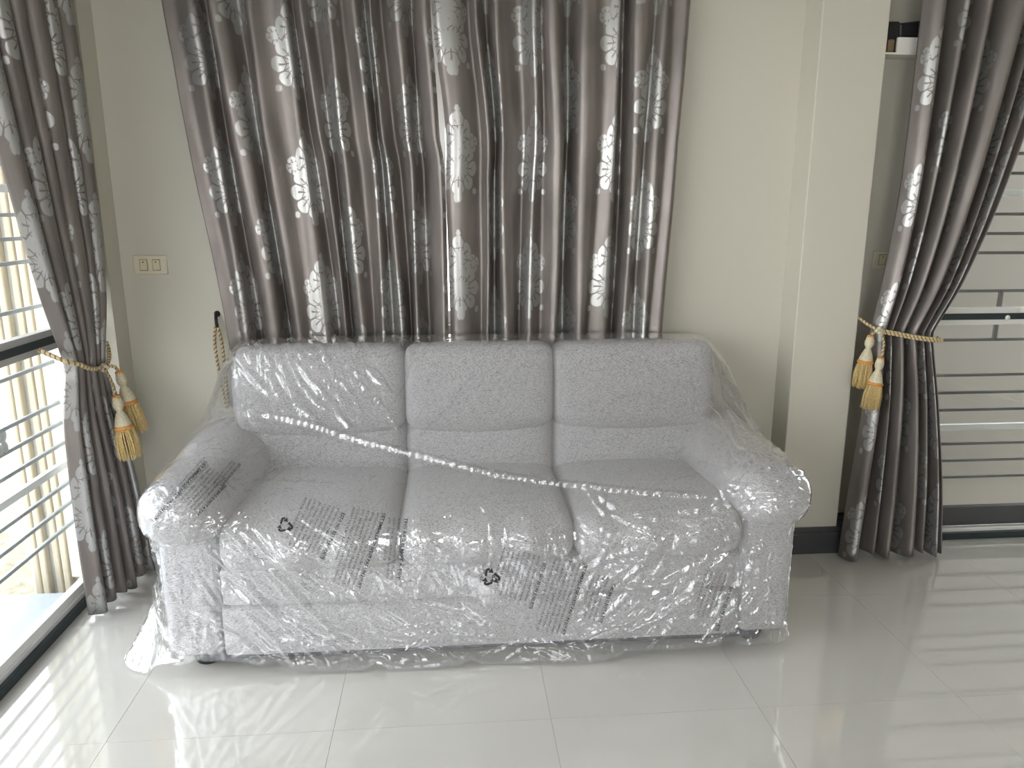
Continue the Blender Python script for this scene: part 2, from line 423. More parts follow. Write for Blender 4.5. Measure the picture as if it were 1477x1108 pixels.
W1 = empty('window_1', ((WX0+WX1)/2, YB+.1, WZ0)); struct(W1, 'aluminium window behind the drawn curtains', 'window')
for nm, lo, hi in (('window_frame', (WX0, YB+.06, WZ0), (WX0+.05, YB+.12, WZ1)), ('window_frame', (WX1-.05, YB+.06, WZ0), (WX1, YB+.12, WZ1)),
                   ('window_frame', (WX0, YB+.06, WZ0), (WX1, YB+.12, WZ0+.05)), ('window_frame', (WX0, YB+.06, WZ1-.05), (WX1, YB+.12, WZ1)),
                   ('window_frame', (-.06, YB+.06, WZ0), (-.01, YB+.12, WZ1))):
    keep(box(nm, lo, hi, 'alu', bev=.003), W1)
keep(box('glass_pane', (WX0+.04, YB+.085, WZ0+.04), (WX1-.04, YB+.091, WZ1-.04), 'glass'), W1)

# security grilles outside both doors: the same pattern of bars
BARS = [.238, .315, .392, .546, .623, .700, .853, 1.060, 1.217, 1.295, 1.373, 1.534, 1.611, 1.688, 1.85, 2.06, 2.16]
FLAT = [.468, 1.457]
def grille(axis, plane, a0, a1, label, mdark, links):
    G = empty('security_grille', ((a0+a1)/2, plane, 0) if axis == 'x' else (plane, (a0+a1)/2, 0)); tag(G, label, 'grille')
    for z in BARS:
        lo, hi = along(axis, 0, a0, a1, plane-.006, plane+.006, z-.0065, z+.0065); keep(box('bar', lo, hi, mdark, bev=.002), G)
    for z in FLAT:
        lo, hi = along(axis, 0, a0, a1, plane-.010, plane+.010, z-.013, z+.013); keep(box('flat_rail', lo, hi, 'bar_light', bev=.002), G)
    for a in (a0, a1):
        lo, hi = along(axis, 0, a-.012, a+.012, plane-.012, plane+.012, .01, 2.3); keep(box('end_post', lo, hi, mdark, bev=.002), G)
    for a, z0, z1 in links:
        lo, hi = along(axis, 0, a-.008, a+.008, plane-.006, plane+.006, z0, z1); keep(box('link', lo, hi, mdark), G)
    return G
grille('x', 2.975, DR0+.02, DR1-.02, 'dark grey security grille behind the right sliding door', 'bar_dark', [(2.30, .853, 1.06), (2.86, .853, 1.06)])
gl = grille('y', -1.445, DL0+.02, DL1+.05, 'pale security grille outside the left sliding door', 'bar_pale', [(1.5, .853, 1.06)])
bm = bmesh.new()                                                    # cast rosette on the left grille
for k in range(4):
    a = math.pi/4 + k*math.pi/2
    mtx = Matrix.Translation((-1.445, 2.42 + .022*math.cos(a), .66 + .030*math.sin(a))) @ Matrix.Diagonal((.35, 1, 1.15, 1))
    bmesh.ops.create_icosphere(bm, subdivisions=2, radius=.022, matrix=mtx)
keep(from_bm('rosette', bm, 'alu_grey', smooth=True), gl)

# ------------------------------------------------------------------ outside
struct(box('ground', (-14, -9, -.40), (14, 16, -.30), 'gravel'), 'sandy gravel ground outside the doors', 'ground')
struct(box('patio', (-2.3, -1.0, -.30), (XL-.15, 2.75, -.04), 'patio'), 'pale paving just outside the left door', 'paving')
struct(boxes('exterior_wall', [((.9, 3.62, -.3), (3.42, 3.8, 3.0))], 'ext_wall'), 'grey beige exterior wall beyond the right door', 'wall')
struct(box('exterior_plinth', (.9, 3.60, -.3), (3.42, 3.625, -.19), 'ext_base'), 'charcoal plinth at foot of the exterior wall', 'wall')
struct(boxes('boundary_wall', [((-7.2, -3, -.3), (-7.0, 12, .72))], 'ext_white'), 'low white boundary wall beyond the gravel', 'wall')
struct(box('shade_overhang', (-2.5, -2.6, 2.50), (XL-.15, 3.4, 2.62), 'ext_white'), 'added unseen white overhang shading the left door', 'roof')  # overhang added out of view to cut sky light on the floor by the door
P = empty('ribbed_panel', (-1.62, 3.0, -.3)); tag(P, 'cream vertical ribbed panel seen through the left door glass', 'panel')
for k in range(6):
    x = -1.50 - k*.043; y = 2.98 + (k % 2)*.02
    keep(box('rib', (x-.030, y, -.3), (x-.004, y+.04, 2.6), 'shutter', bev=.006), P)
keep(box('backing', (-1.76, 3.02, -.3), (-1.48, 3.07, 2.6), 'ext_white'), P)

# ------------------------------------------------------------------ wall fittings
def switch(x, z, label, dots=True):
    W = empty('light_switch', (x, YB, z)); tag(W, label, 'switch')
    keep(box('plate', (x-.060, YB-.010, z-.035), (x+.060, YB+.001, z+.035), 'plate', bev=.004, seg=3), W)
    for dx in (-.0225, .0225):
        r = keep(box('rocker', (x+dx-.0125, YB-.0145, z-.019), (x+dx+.0125, YB-.008, z+.019), 'rocker', bev=.002), W)
        g = keep(box('rocker_surround', (x+dx-.0145, YB-.0112, z-.021), (x+dx+.0145, YB-.006, z+.021), 'thread_dark', bev=.001), W)
        i = box('indicator', (x+dx-.0025, YB-.0155, z+.009), (x+dx+.0025, YB-.0135, z+.013), 'dark'); keep(i, W)
    return W
switch(-1.108, 1.19, 'cream double rocker switch on wall beside the left curtain')
switch(1.745, 1.195, 'cream double switch plate half hidden behind the right curtain')

SH = empty('wall_shelf', (1.70, YB, 1.95)); tag(SH, 'small white bracket shelf in the recess beside the pillar', 'shelf')
keep(box('shelf_board', (1.60, YB-.085, 1.945), (1.80, YB+.002, 1.953), 'white_plastic', bev=.002), SH)
keep(box('shelf_front', (1.645, YB-.085, 1.95), (1.80, YB-.075, 2.005), 'white_plastic', bev=.003), SH)
keep(box('shelf_side', (1.80-.012, YB-.08, 1.95), (1.80, YB+.002, 2.005), 'white_plastic', bev=.002), SH)
RC = empty('plastic_bracket', (1.66, YB-.04, 2.0)); tag(RC, 'black angular plastic piece lying on the small white shelf', 'bracket')
bm = bmesh.new(); bbox(bm, (1.60, YB-.075, 1.954), (1.655, YB-.02, 2.060), .006)
keep(from_bm('bracket_body', bm, 'dark'), RC)
bm = bmesh.new(); bbox(bm, (-.06, -.022, -.022), (.07, .022, .030), .008)
bmesh.ops.transform(bm, matrix=Matrix.Translation((1.715, YB-.05, 2.033)) @ Matrix.Rotation(-.12, 4, 'Y'), verts=bm.verts)
keep(from_bm('bracket_arm', bm, 'dark'), RC)
bm = bmesh.new(); bbox(bm, (1.612, YB-.08, 1.954), (1.64, YB-.05, 2.0), .008); keep(from_bm('bracket_knob', bm, 'thread_dark'), RC)

# ------------------------------------------------------------------ curtains
def cmr(pts, n):
    """Catmull-Rom through rows of pts, n samples a segment"""
    pts = np.asarray(pts, float); Q = np.vstack([2*pts[0]-pts[1], pts, 2*pts[-1]-pts[-2]]); out = []
    for i in range(1, len(Q)-2):
        t = np.linspace(0, 1, n, endpoint=False)[:, None]
        a, b, c, d = Q[i-1], Q[i], Q[i+1], Q[i+2]
        out.append(.5*((2*b) + (c-a)*t + (2*a-5*b+4*c-d)*t*t + (3*b-a-3*c+d)*t**3))
    return np.vstack(out + [pts[-1:]])

def keys(z, tab):
    tab = sorted(tab); zs = np.array([t[0] for t in tab]); vs = np.array([t[1:] for t in tab], float)
    # smooth (monotone-ish cubic) interpolation by Catmull-Rom resampling
    fine = cmr(np.column_stack([zs, vs]), 24); o = np.argsort(fine[:, 0])
    return np.array([np.interp(z, fine[o, 0], fine[o, 1+i]) for i in range(vs.shape[1])]).T

def add_cloth(name, P, parent, uv_off=(0, 0), m='curtain', topref=None):
    ref = P[:, topref if topref is not None else -1]
    arc = np.concatenate([[0], np.cumsum(np.linalg.norm(np.diff(ref[:, :2], axis=0), axis=1))])
    uv = np.zeros(P.shape[:2] + (2,)); uv[..., 0] = arc[:, None] + uv_off[0]; uv[..., 1] = P[..., 2] + uv_off[1]
    o = grid_mesh(name, P, m, None, uv)
    md = o.modifiers.new('thickness', 'SOLIDIFY'); md.thickness = .0016; md.offset = 0
    return keep(o, parent)

ZT = 2.62
def hung_panel(name, knots, edge_tab, uv_off, label, seam_x=None):
    """knots: list of (X, Y) alternating ridge/valley at z = 1.5; edge_tab: (z, x_left, x_right)"""
    R = empty(name, ((knots[0][0]+knots[-1][0])/2, YB-.1, .03)); tag(R, label, 'curtain')
    k = cmr(knots, 9); x0, x1 = k[0, 0], k[-1, 0]
    zs = np.linspace(.035, ZT, 56)
    ed = keys(zs, edge_tab)
    n = len(k); P = np.zeros((n, len(zs), 3))
    ph = rng.uniform(0, 6.28, 4)
    s = (k[:, 0]-x0)/(x1-x0)
    for j, z in enumerate(zs):
        x = ed[j, 0] + s*(ed[j, 1]-ed[j, 0])
        wob = np.clip(np.minimum(s, 1-s)*12, 0, 1)*(.006*np.sin(s*23+ph[0]+z*2.1) + .005*np.sin(s*41+ph[1]-z*3.3))
        g = min(1, max(.75, 1.12-.14*z))
        y = 2.85 + (k[:, 1]-2.85)*g
        sq = min(1, max(0, (.89-z)/.05)); sq = sq*sq*(3-2*sq)         # pressed against the wall behind the sofa
        y = y*(1-sq) + (2.884 + (k[:, 1]-2.85)*.38)*sq
        P[:, j] = np.column_stack([x+wob*min(1, s[0]+1), y + .006*(1-sq)*np.sin(s*17+ph[2]+z*1.7), np.full(n, z)])
    add_cloth('cloth', P, R, uv_off, topref=28)
    tp = P[:, -1].copy()
    head = np.stack([np.column_stack([tp[:, 0], tp[:, 1]-.002, np.full(n, ZT-.07)]), np.column_stack([tp[:, 0], tp[:, 1]-.002, np.full(n, ZT+.01)])], 1)
    keep(grid_mesh('heading_tape', head, 'lining'), R)
    return R
F_, B_ = 2.802, 2.884
L1 = [(-.895, 2.83), (-.850, 2.83), (-.800, F_+.01), (-.772, B_), (-.735, F_+.005), (-.690, F_+.01), (-.655, B_), (-.610, F_), (-.560, F_+.02), (-.500, F_+.002),
      (-.468, B_-.02), (-.430, F_+.004), (-.402, B_-.015), (-.350, F_), (-.312, B_-.03), (-.268, F_), (-.238, B_-.025), (-.205, F_), (-.170, B_-.01), (-.125, F_+.004), (-.085, B_), (-.060, 2.83), (-.030, F_-.004), (-.012, F_+.012)]
hung_panel('curtain', L1, [(0, -.80, -.012), (.9, -.825, -.012), (1.5, -.895, -.014), (1.62, -.908, -.028), (1.78, -.925, -.036), (1.9, -.935, -.043), (2.1, -.955, -.054), (2.7, -1.0, -.058)], (0, 0),
           'drawn taupe damask curtain panel nearer the wall switch, behind the sofa')
L2 = [(-.004, F_+.02), (.022, F_), (.070, F_+.008), (.115, B_-.03), (.140, F_), (.172, B_), (.205, F_), (.240, F_+.02), (.280, B_-.02), (.318, F_), (.352, B_-.04), (.385, F_), (.412, F_+.004), (.450, B_+.01),
      (.495, F_+.002), (.528, F_-.002), (.560, F_+.02), (.610, F_), (.645, B_), (.672, F_+.002), (.705, F_), (.738, B_-.04), (.770, F_), (.800, F_+.02), (.838, F_), (.862, 2.855)]
hung_panel('curtain', L2, [(0, .0, .80), (.9, -.002, .822), (1.45, -.010, .847), (1.62, -.006, .852), (1.78, -.018, .860), (1.9, -.033, .866), (2.1, -.048, .872), (2.7, -.05, .885)], (.31, .13),
           'drawn taupe damask curtain panel nearer the pillar, behind the sofa')

def tied_panel(name, label, plan, folds, uv_off, nsub=9, zs=None, zref=2.0):
    """plan rows: z, ax, ay, bx, by, amp : the sheet runs from a to b in plan with folds across it"""
    R = empty(name, (plan[0][1], plan[0][2], .02)); tag(R, label, 'curtain')
    f = cmr(folds, nsub); s, d = f[:, 0], f[:, 1]; n = len(s)
    zs = np.linspace(.025, ZT, 90) if zs is None else zs
    kv = keys(zs, plan); P = np.zeros((n, len(zs), 3))
    ph = rng.uniform(0, 6.28, 3)
    for j, z in enumerate(zs):
        a = kv[j, :2]; b = kv[j, 2:4]; amp = kv[j, 4]
        t = (b-a); L = np.linalg.norm(t); t = t/L; nn = np.array([t[1], -t[0]])
        w = .004*np.sin(s*19+ph[0]+z*2.2)
        xy = a[None] + (s*L+w)[:, None]*t[None] + (d*amp)[:, None]*nn[None]
        hem = .012*np.sin(s*14+ph[1]) if z < .06 else 0
        P[:, j, :2] = xy; P[:, j, 2] = z + (hem if j == 0 else 0)
    add_cloth('cloth', P, R, uv_off, topref=int(len(zs)*.75))
    return R, P

fo = [(0, -.4), (.05, .9), (.11, .7), (.15, -1), (.20, .9), (.27, .8), (.31, -1), (.36, .9), (.42, .7), (.46, -1), (.52, 1), (.59, .8), (.63, -1), (.68, .9), (.75, .7), (.79, -1), (.85, .9), (.92, .6), (.95, -.8), (1, .1)]
# left curtain: plan from the edge nearer the camera (a) to the corner (b); normal points into the room
LT = [(0.0, -1.262, 2.47, -1.195, 2.845, .034), (.4, -1.262, 2.46, -1.214, 2.82, .033), (.70, -1.252, 2.455, -1.236, 2.765, .030), (.845, -1.236, 2.46, -1.232, 2.715, .026),
      (.885, -1.232, 2.462, -1.230, 2.712, .024), (.93, -1.234, 2.46, -1.230, 2.722, .027), (1.15, -1.236, 2.385, -1.230, 2.785, .032), (1.5, -1.240, 2.305, -1.236, 2.82, .034), (2.1, -1.242, 2.185, -1.238, 2.815, .036), (2.7, -1.242, 2.08, -1.238, 2.80, .038)]
tied_panel('curtain', 'taupe damask curtain tied back beside the left glass door', LT, fo, (.07, .22), nsub=7)
RTB = [(0.0, 1.555, 2.70, 1.985, 2.70, .052), (.3, 1.585, 2.72, 1.965, 2.72, .050), (.62, 1.618, 2.74, 1.925, 2.745, .044), (.86, 1.625, 2.75, 1.880, 2.755, .036),
       (.915, 1.622, 2.75, 1.872, 2.755, .030), (.96, 1.625, 2.75, 1.885, 2.755, .036), (1.15, 1.652, 2.755, 1.978, 2.76, .044), (1.5, 1.680, 2.76, 2.085, 2.76, .046), (2.1, 1.680, 2.76, 2.22, 2.76, .048), (2.7, 1.675, 2.76, 2.32, 2.76, .05)]
fr_ = [(0, -.2), (.05, .8), (.12, .9), (.19, -1), (.27, .85), (.33, -.9), (.41, .9), (.47, .4), (.52, -.9), (.59, .8), (.66, 1), (.72, -.8), (.78, .75), (.84, -.8), (.90, .8), (.95, -.4), (1, .35)]
tied_panel('curtain', 'mauve taupe damask curtain tied back beside the pillar and right door', RTB, fr_, (.02, .05))

# ------------------------------------------------------------------ ropes and tassels
def rope(path, rad, turns_per_m, parent, name='rope'):
    """two twisted strands around a path"""
    pts = cmr(path, 14); L = np.concatenate([[0], np.cumsum(np.linalg.norm(np.diff(pts, axis=0), axis=1))])
    m = max(20, int(L[-1]/.004)); q = np.linspace(0, L[-1], m)
    c = np.column_stack([np.interp(q, L, pts[:, i]) for i in range(3)])
    tg = np.gradient(c, axis=0); tg /= np.linalg.norm(tg, axis=1)[:, None]
    up = np.array([.2, .1, .97]); a = np.cross(tg, up); a /= np.linalg.norm(a, axis=1)[:, None]; b = np.cross(tg, a)
    for k, mm in enumerate(('thread_pale', 'thread', 'thread_dark')):
        ang = q*turns_per_m*2*math.pi + k*2*math.pi/3
        h = c + (a*np.cos(ang)[:, None] + b*np.sin(ang)[:, None])*rad*.52
        keep(tube(name+'_strand', h.tolist(), rad*.60, mm, n=6), parent)

def tassel(parent, top, tilt=(0, 0), sc=1.0):
    T = Matrix.Translation(top) @ Matrix.Rotation(tilt[0], 4, 'X') @ Matrix.Rotation(tilt[1], 4, 'Y') @ Matrix.Scale(sc, 4)
    def put(o): o.data.transform(T); return keep(o, parent)
    put(lathe('tassel_cap', [(0, 0), (.010, -.001), (.0125, -.010), (.015, -.022), (.0145, -.032), (.0095, -.042), (.0085, -.045), (.0125, -.053), (.018, -.066), (.023, -.082), (.0245, -.092), (.022, -.098), (0, -.098)], 'thread_pale', n=24))
    put(lathe('tassel_ring', [(.006, .003), (.0115, 0), (.012, -.004), (.006, -.006)], 'thread_orange', n=18))
    put(lathe('tassel_band', [(.022, -.086), (.0265, -.089), (.027, -.096), (.022, -.100)], 'thread_orange', n=22))
    bm = bmesh.new(); rr = random.Random(int(top[0]*1e4) & 1023)
    for k in range(170):
        a = rr.uniform(0, 6.283); q = math.sqrt(rr.uniform(.35, 1)); r0 = .022*q; r1 = (.028+.004*rr.random())*q; r2 = r1*rr.uniform(.86, 1.08)
        L = .088 + rr.uniform(-.006, .006); w = .0011; aw = rr.uniform(-.12, .12)
        ring = []
        for r, z, da in ((r0, -.094, 0), (r1, -.094-L*.45, aw*.5), (r2, -.094-L, aw)):
            c = Vector((r*math.cos(a+da), r*math.sin(a+da), z)); t = Vector((-math.sin(a), math.cos(a), 0)); n = Vector((math.cos(a), math.sin(a), 0))
            ring.append([bm.verts.new(c+t*w), bm.verts.new(c+n*w), bm.verts.new(c-t*w)])
        for i in range(2):
            for j in range(3): bm.faces.new((ring[i][j], ring[i][(j+1) % 3], ring[i+1][(j+1) % 3], ring[i+1][j]))
        bm.faces.new(ring[2])
    o = put(from_bm('tassel_fringe', bm, 'thread', smooth=True)); o['kind'] = 'stuff'

def knot(parent, c, r=.011):
    bm = bmesh.new()
    for k in range(4):
        a = k*.8; bmesh.ops.create_uvsphere(bm, u_segments=12, v_segments=8, radius=r,
            matrix=Matrix.Translation(Vector(c)+Vector((.008*math.cos(a*2), -.004*k*.5, .007*math.sin(a*2)))) @ Matrix.Diagonal((1, .8, .75, 1)))
    keep(from_bm('knot', bm, 'thread_pale', smooth=True), parent)

TL = empty('curtain_tieback', (-1.20, 2.6, .86)); tag(TL, 'gold rope tieback with two tassels around the left curtain', 'tieback')
rope([(-1.30, 2.45, .955), (-1.225, 2.435, .925), (-1.196, 2.47, .905), (-1.190, 2.53, .878), (-1.190, 2.60, .866), (-1.192, 2.66, .872), (-1.21, 2.72, .895), (-1.235, 2.765, .925)], .0075, 55, TL)
knot(TL, (-1.186, 2.615, .864))
rope([(-1.180, 2.607, .862), (-1.164, 2.600, .83), (-1.156, 2.606, .79), (-1.156, 2.612, .762)], .0055, 70, TL, 'cord')
tassel(TL, (-1.156, 2.612, .765), (-.02, -.12), 1.22)
rope([(-1.180, 2.625, .868), (-1.166, 2.648, .86), (-1.158, 2.66, .84)], .0055, 70, TL, 'cord')
tassel(TL, (-1.158, 2.662, .840), (.05, -.14), 1.22)

TR = empty('curtain_tieback', (1.66, 2.72, .92)); tag(TR, 'gold rope tieback with two tassels beside the pillar', 'tieback')
rope([(1.58, 2.80, .985), (1.600, 2.735, .957), (1.622, 2.695, .945), (1.68, 2.692, .935), (1.77, 2.694, .918), (1.85, 2.700, .906), (1.892, 2.725, .900), (1.895, 2.76, .902)], .0062, 60, TR)
rope([(1.622, 2.693, .937), (1.68, 2.690, .926), (1.77, 2.692, .909), (1.85, 2.698, .898), (1.893, 2.723, .893)], .0050, 60, TR)
knot(TR, (1.614, 2.692, .944))
rope([(1.622, 2.687, .942), (1.632, 2.680, .90), (1.630, 2.678, .865), (1.624, 2.676, .842)], .0050, 70, TR, 'cord')
tassel(TR, (1.624, 2.676, .843), (.0, .12), 1.1)
rope([(1.612, 2.70, .940), (1.603, 2.712, .930), (1.598, 2.716, .918)], .0050, 70, TR, 'cord')
tassel(TR, (1.598, 2.716, .920), (.0, .10), 1.1)

HK = empty('tieback_hook', (-.872, YB, .99)); tag(HK, 'black wall hook beside the drawn curtain behind the sofa', 'hook')
hp = lathe('hook_plate', [(0, .006), (.010, .005), (.012, 0)], 'dark', n=14); hp.data.transform(Matrix.Translation((-.885, YB, 1.005)) @ Matrix.Rotation(math.pi/2, 4, 'X')); keep(hp, HK)
keep(tube('hook_arm', cmr([(-.885, YB-.002, 1.008), (-.885, YB-.018, 1.000), (-.883, YB-.026, .978), (-.880, YB-.030, .962), (-.878, YB-.040, .966), (-.878, YB-.042, .985)], 6).tolist(), .006, 'dark', n=10), HK)
TB = empty('curtain_tieback', (-.88, 2.885, .97)); tag(TB, 'loose gold rope tieback hanging from black hook behind sofa', 'tieback')
rope([(-.884, 2.882, .968), (-.894, 2.884, .90), (-.890, 2.888, .80), (-.882, 2.892, .70), (-.872, 2.892, .64)], .0060, 60, TB)
rope([(-.878, 2.882, .968), (-.868, 2.884, .90), (-.866, 2.888, .80), (-.868, 2.892, .70), (-.872, 2.892, .64)], .0060, 60, TB)

# ------------------------------------------------------------------ sofa
def rbox(dims, r, seg=14, bulge=(0, 0, 0), power=2.0, warp=None):
    """rounded box mesh (numpy verts, faces) centred at 0; bulge = extra swell of +-x, +-y, +-z faces"""
    bm = bmesh.new(); bmesh.ops.create_cube(bm, size=2)
    bmesh.ops.subdivide_edges(bm, edges=bm.edges, cuts=seg, use_grid_fill=True)
    h = Vector(dims)/2
    for v in bm.verts:
        c = v.co.copy()
        # redistribute so corners get points
        for i in range(3): c[i] = math.sin(c[i]*math.pi/2)*.55 + c[i]*.45
        p = Vector([c[i]*h[i] for i in range(3)])
        rr = [min(r, h[i]) for i in range(3)]
        inner = Vector([max(-h[i]+rr[i], min(h[i]-rr[i], p[i])) for i in range(3)])
        dlt = Vector([(p[i]-inner[i])/rr[i] for i in range(3)])
        if dlt.length > 1e-9:
            mx = max(abs(x) for x in dlt); l = (sum(abs(x)**power for x in dlt))**(1/power)
            dlt = dlt*(mx/l)
        p = Vector([inner[i]+dlt[i]*rr[i] for i in range(3)])
        for i in range(3):
            if bulge[i]:
                j, k = (i+1) % 3, (i+2) % 3
                f = max(0, 1-(p[j]/h[j])**2)*max(0, 1-(p[k]/h[k])**2)
                p[i] += bulge[i]*f*(c[i])
        if warp: p = Vector(warp(p))
        v.co = p
    return bm

SF = empty('sofa', (.095, 2.5, 0)); tag(SF, 'grey melange three seat sofa under a clear plastic cover', 'sofa')
OBST = []
def sofa_part(name, bm, loc, rot=(0, 0, 0), m='fabric'):
    mtx = Matrix.Translation(loc) @ Matrix.Rotation(rot[2], 4, 'Z') @ Matrix.Rotation(rot[1], 4, 'Y') @ Matrix.Rotation(rot[0], 4, 'X')
    bmesh.ops.transform(bm, matrix=mtx, verts=bm.verts)
    OBST.append(([v.co[:] for v in bm.verts], [[v.index for v in f.verts] for f in bm.faces]))
    return keep(from_bm(name, bm, m, smooth=True), SF)
SX = [-.705, -.170, .365, .900]                     # seat divisions
bm = bmesh.new(); bbox(bm, (-.80, 2.150, .018), (.99, 2.81, .08), .01); keep(from_bm('underside', bm, 'under'), SF)
# front rails: lower panel and upper band, seam between them at z .215
sofa_part('front_panel', rbox((1.62, .20, .165), .016, 8, (0, .004, 0)), (.0975, 2.222, .128))
sofa_part('front_band', rbox((1.62, .20, .135), .022, 8, (0, .006, 0)), (.0975, 2.232, .272))
sofa_part('frame_back', rbox((1.78, .11, .76), .04, 8), (.0975, 2.725, .46))
def wseat(p):
    # a softly drooping front edge and puckered nose
    n = max(0, min(1, (-.10-p.y)/.18))
    return (p.x, p.y + .006*math.sin(p.x*38)*n, p.z - .018*n*n + .003*math.sin(p.x*61+1)*n)
for i in range(3):
    w = SX[i+1]-SX[i]
    sofa_part('seat_cushion', rbox((w+.004, .60, .150), .062, 20, (.0, .024, .024), 2.2, wseat), ((SX[i]+SX[i+1])/2, 2.400, .412), (-.03, 0, 0))
for i in range(3):
    x0 = SX[i]-.055 if i == 0 else SX[i]; x1 = SX[i+1]+.055 if i == 2 else SX[i+1]
    w = x1-x0; xc = (x0+x1)/2
    def wup(p, w=w):
        # the head roll's lower edge hangs in a shallow curve
        t = max(0, min(1, (-.02-p.z)/.12)); return (p.x, p.y, p.z - .022*t*(1-(2*p.x/w)**2) + .012*t)
    sofa_part('backrest_lower', rbox((w+.004, .17, .26), .07, 14, (0, .014, 0), 2.2), (xc, 2.680, .535), (-.10, 0, 0))
    sofa_part('backrest_upper', rbox((w+.004, .19, .315), .070, 18, (0, .022, .006), 3.0, wup), (xc, 2.688, .762), (-.13, 0, 0))
for s, xc in ((-1, -.800), (1, .992)):
    sofa_part('arm_panel', rbox((.165, .66, .42), .03, 10, (.004, .004, 0)), (xc, 2.455, .255))
    def warm(p, s=s):
        t = (p.y+.36)/.72                                   # 0 front .. 1 back
        return (p.x*(1+.16*t) - s*.020*t, p.y, p.z*(1.0-.10*(1-t)) + .035*t)
    sofa_part('arm_pad', rbox((.245, .73, .205), .098, 18, (.014, .02, .018), 2.2, warm), (xc+s*.010, 2.458, .505), (.0, 0, 0))
for x in (-.785, .975):
    for y in (2.20, 2.76):
        keep(lathe('foot', [(0, 0), (.036, 0), (.040, .006), (.048, .040), (.050, .060), (0, .060)], 'foot', n=24, loc=(x, y, 0)), SF)

# ------------------------------------------------------------------ plastic cover: a taut film solved over the sofa
vs, fs = [], []
for v, f in OBST:
    o = len(vs); vs += v; fs += [[i+o for i in ff] for ff in f]
sofa_only = BVHTree.FromPolygons(vs, fs)
# the film is stretched from the back's top corners to the arm fronts: those taut edges hold it off the sofa's sides
for A_, B_2, C_ in (((-.785, 2.76, .915), (-.955, 2.185, .55), (-.70, 2.70, .45)), ((.985, 2.76, .915), (1.140, 2.185, .55), (.90, 2.70, .45))):
    o = len(vs); vs += [A_, B_2, C_]; fs.append([o, o+1, o+2])
sofa_taut = BVHTree.FromPolygons(vs, fs)

def resample(poly, n):
    poly = np.asarray(poly, float); L = np.concatenate([[0], np.cumsum(np.linalg.norm(np.diff(poly, axis=0), axis=1))])
    q = np.linspace(0, L[-1], n); return np.column_stack([np.interp(q, L, poly[:, i]) for i in range(poly.shape[1])])

def film_frames(nu, nv):
    # each row: bottom hem point (x, y, z) and top point, going around the sofa from its left back to its right back
    st = [(-.97, 2.86, .05, -.800, 2.790, .86), (-1.00, 2.60, .01, -.800, 2.790, .885), (-1.045, 2.30, .01, -.798, 2.790, .90), (-1.035, 2.175, .02, -.79, 2.790, .905), (-.965, 2.125, .006, -.78, 2.790, .915),
          (-.86, 2.105, .035, -.74, 2.790, .925), (-.70, 2.105, .045, -.65, 2.790, .93), (-.45, 2.085, .008, -.45, 2.790, .935), (-.10, 2.075, .004, -.12, 2.790, .935), (.10, 2.085, .006, .10, 2.790, .935),
          (.38, 2.065, .004, .36, 2.790, .935), (.60, 2.085, .02, .60, 2.790, .935), (.85, 2.085, .03, .80, 2.790, .93), (1.00, 2.085, .03, .93, 2.790, .925), (1.065, 2.105, .035, .985, 2.790, .91),
          (1.095, 2.16, .03, .995, 2.790, .90), (1.11, 2.35, .03, 1.0, 2.790, .885), (1.10, 2.60, .03, 1.0, 2.790, .88), (1.09, 2.86, .05, 1.0, 2.790, .86)]
    w = resample(cmr(st, 10), nu)
    v = np.linspace(0, 1, nv)[None, :, None]
    B, T = w[:, None, :3], w[:, None, 3:]
    up = np.array([0, 0, 1.0])
    dirn = B - np.array([0.09, 2.75, 0]); dirn = dirn*np.array([.55, 1, 0]); dirn = dirn/np.linalg.norm(dirn, axis=2, keepdims=True)
    Sf = B*(1-v) + T*v + (dirn*.10 + up*.16)*np.sin(v*math.pi)**.8
    K = np.zeros_like(Sf)
    K[..., 0] = np.clip(Sf[..., 0], -.66, .86)*.5 + np.clip(w[:, None, 3], -.66, .86)*.5
    K[..., 0] = np.clip(K[..., 0], -.66, .86)
    K[..., 1] = 2.60 + .17*v[..., 0]; K[..., 2] = .18 + .50*v[..., 0]
    return K, Sf

def solve(nu, nv, t0=None, iters=600, grav=.0, sofa_bvh=sofa_only):
    K, Sf = film_frames(nu, nv); D = Sf-K; L2 = (D**2).sum(-1)
    tmin = np.zeros((nu, nv)); ext = 1.6
    for i in range(nu):
        for j in range(nv):
            d = Vector(D[i, j]); o = Vector(K[i, j]) + d*ext
            h = sofa_bvh.ray_cast(o, -d.normalized(), d.length*ext)
            if h[0] is not None:
                tmin[i, j] = ext - h[3]/d.length + .006/d.length
    if t0 is None: t = np.maximum(tmin, 1.0)
    else: t = np.maximum(t0, tmin)
    t[:, 0] = 1.0; t[:, -1] = np.maximum(1.0, tmin[:, -1])
    for it in range(iters):
        Pp = K + D*t[..., None]
        A = np.empty_like(Pp)
        A[1:-1, 1:-1] = .25*(Pp[2:, 1:-1] + Pp[:-2, 1:-1] + Pp[1:-1, 2:] + Pp[1:-1, :-2])
        A[0, 1:-1] = .5*(Pp[0, 2:] + Pp[0, :-2]); A[-1, 1:-1] = .5*(Pp[-1, 2:] + Pp[-1, :-2])
        A[:, 1:-1, 2] -= grav
        tn = ((A[:, 1:-1]-K[:, 1:-1])*D[:, 1:-1]).sum(-1)/L2[:, 1:-1]
        t[:, 1:-1] = np.maximum(tmin[:, 1:-1], t[:, 1:-1] + 1.0*(tn - t[:, 1:-1]))
        np.clip(t, 0, 1.55, out=t)
    return K, D, t, tmin
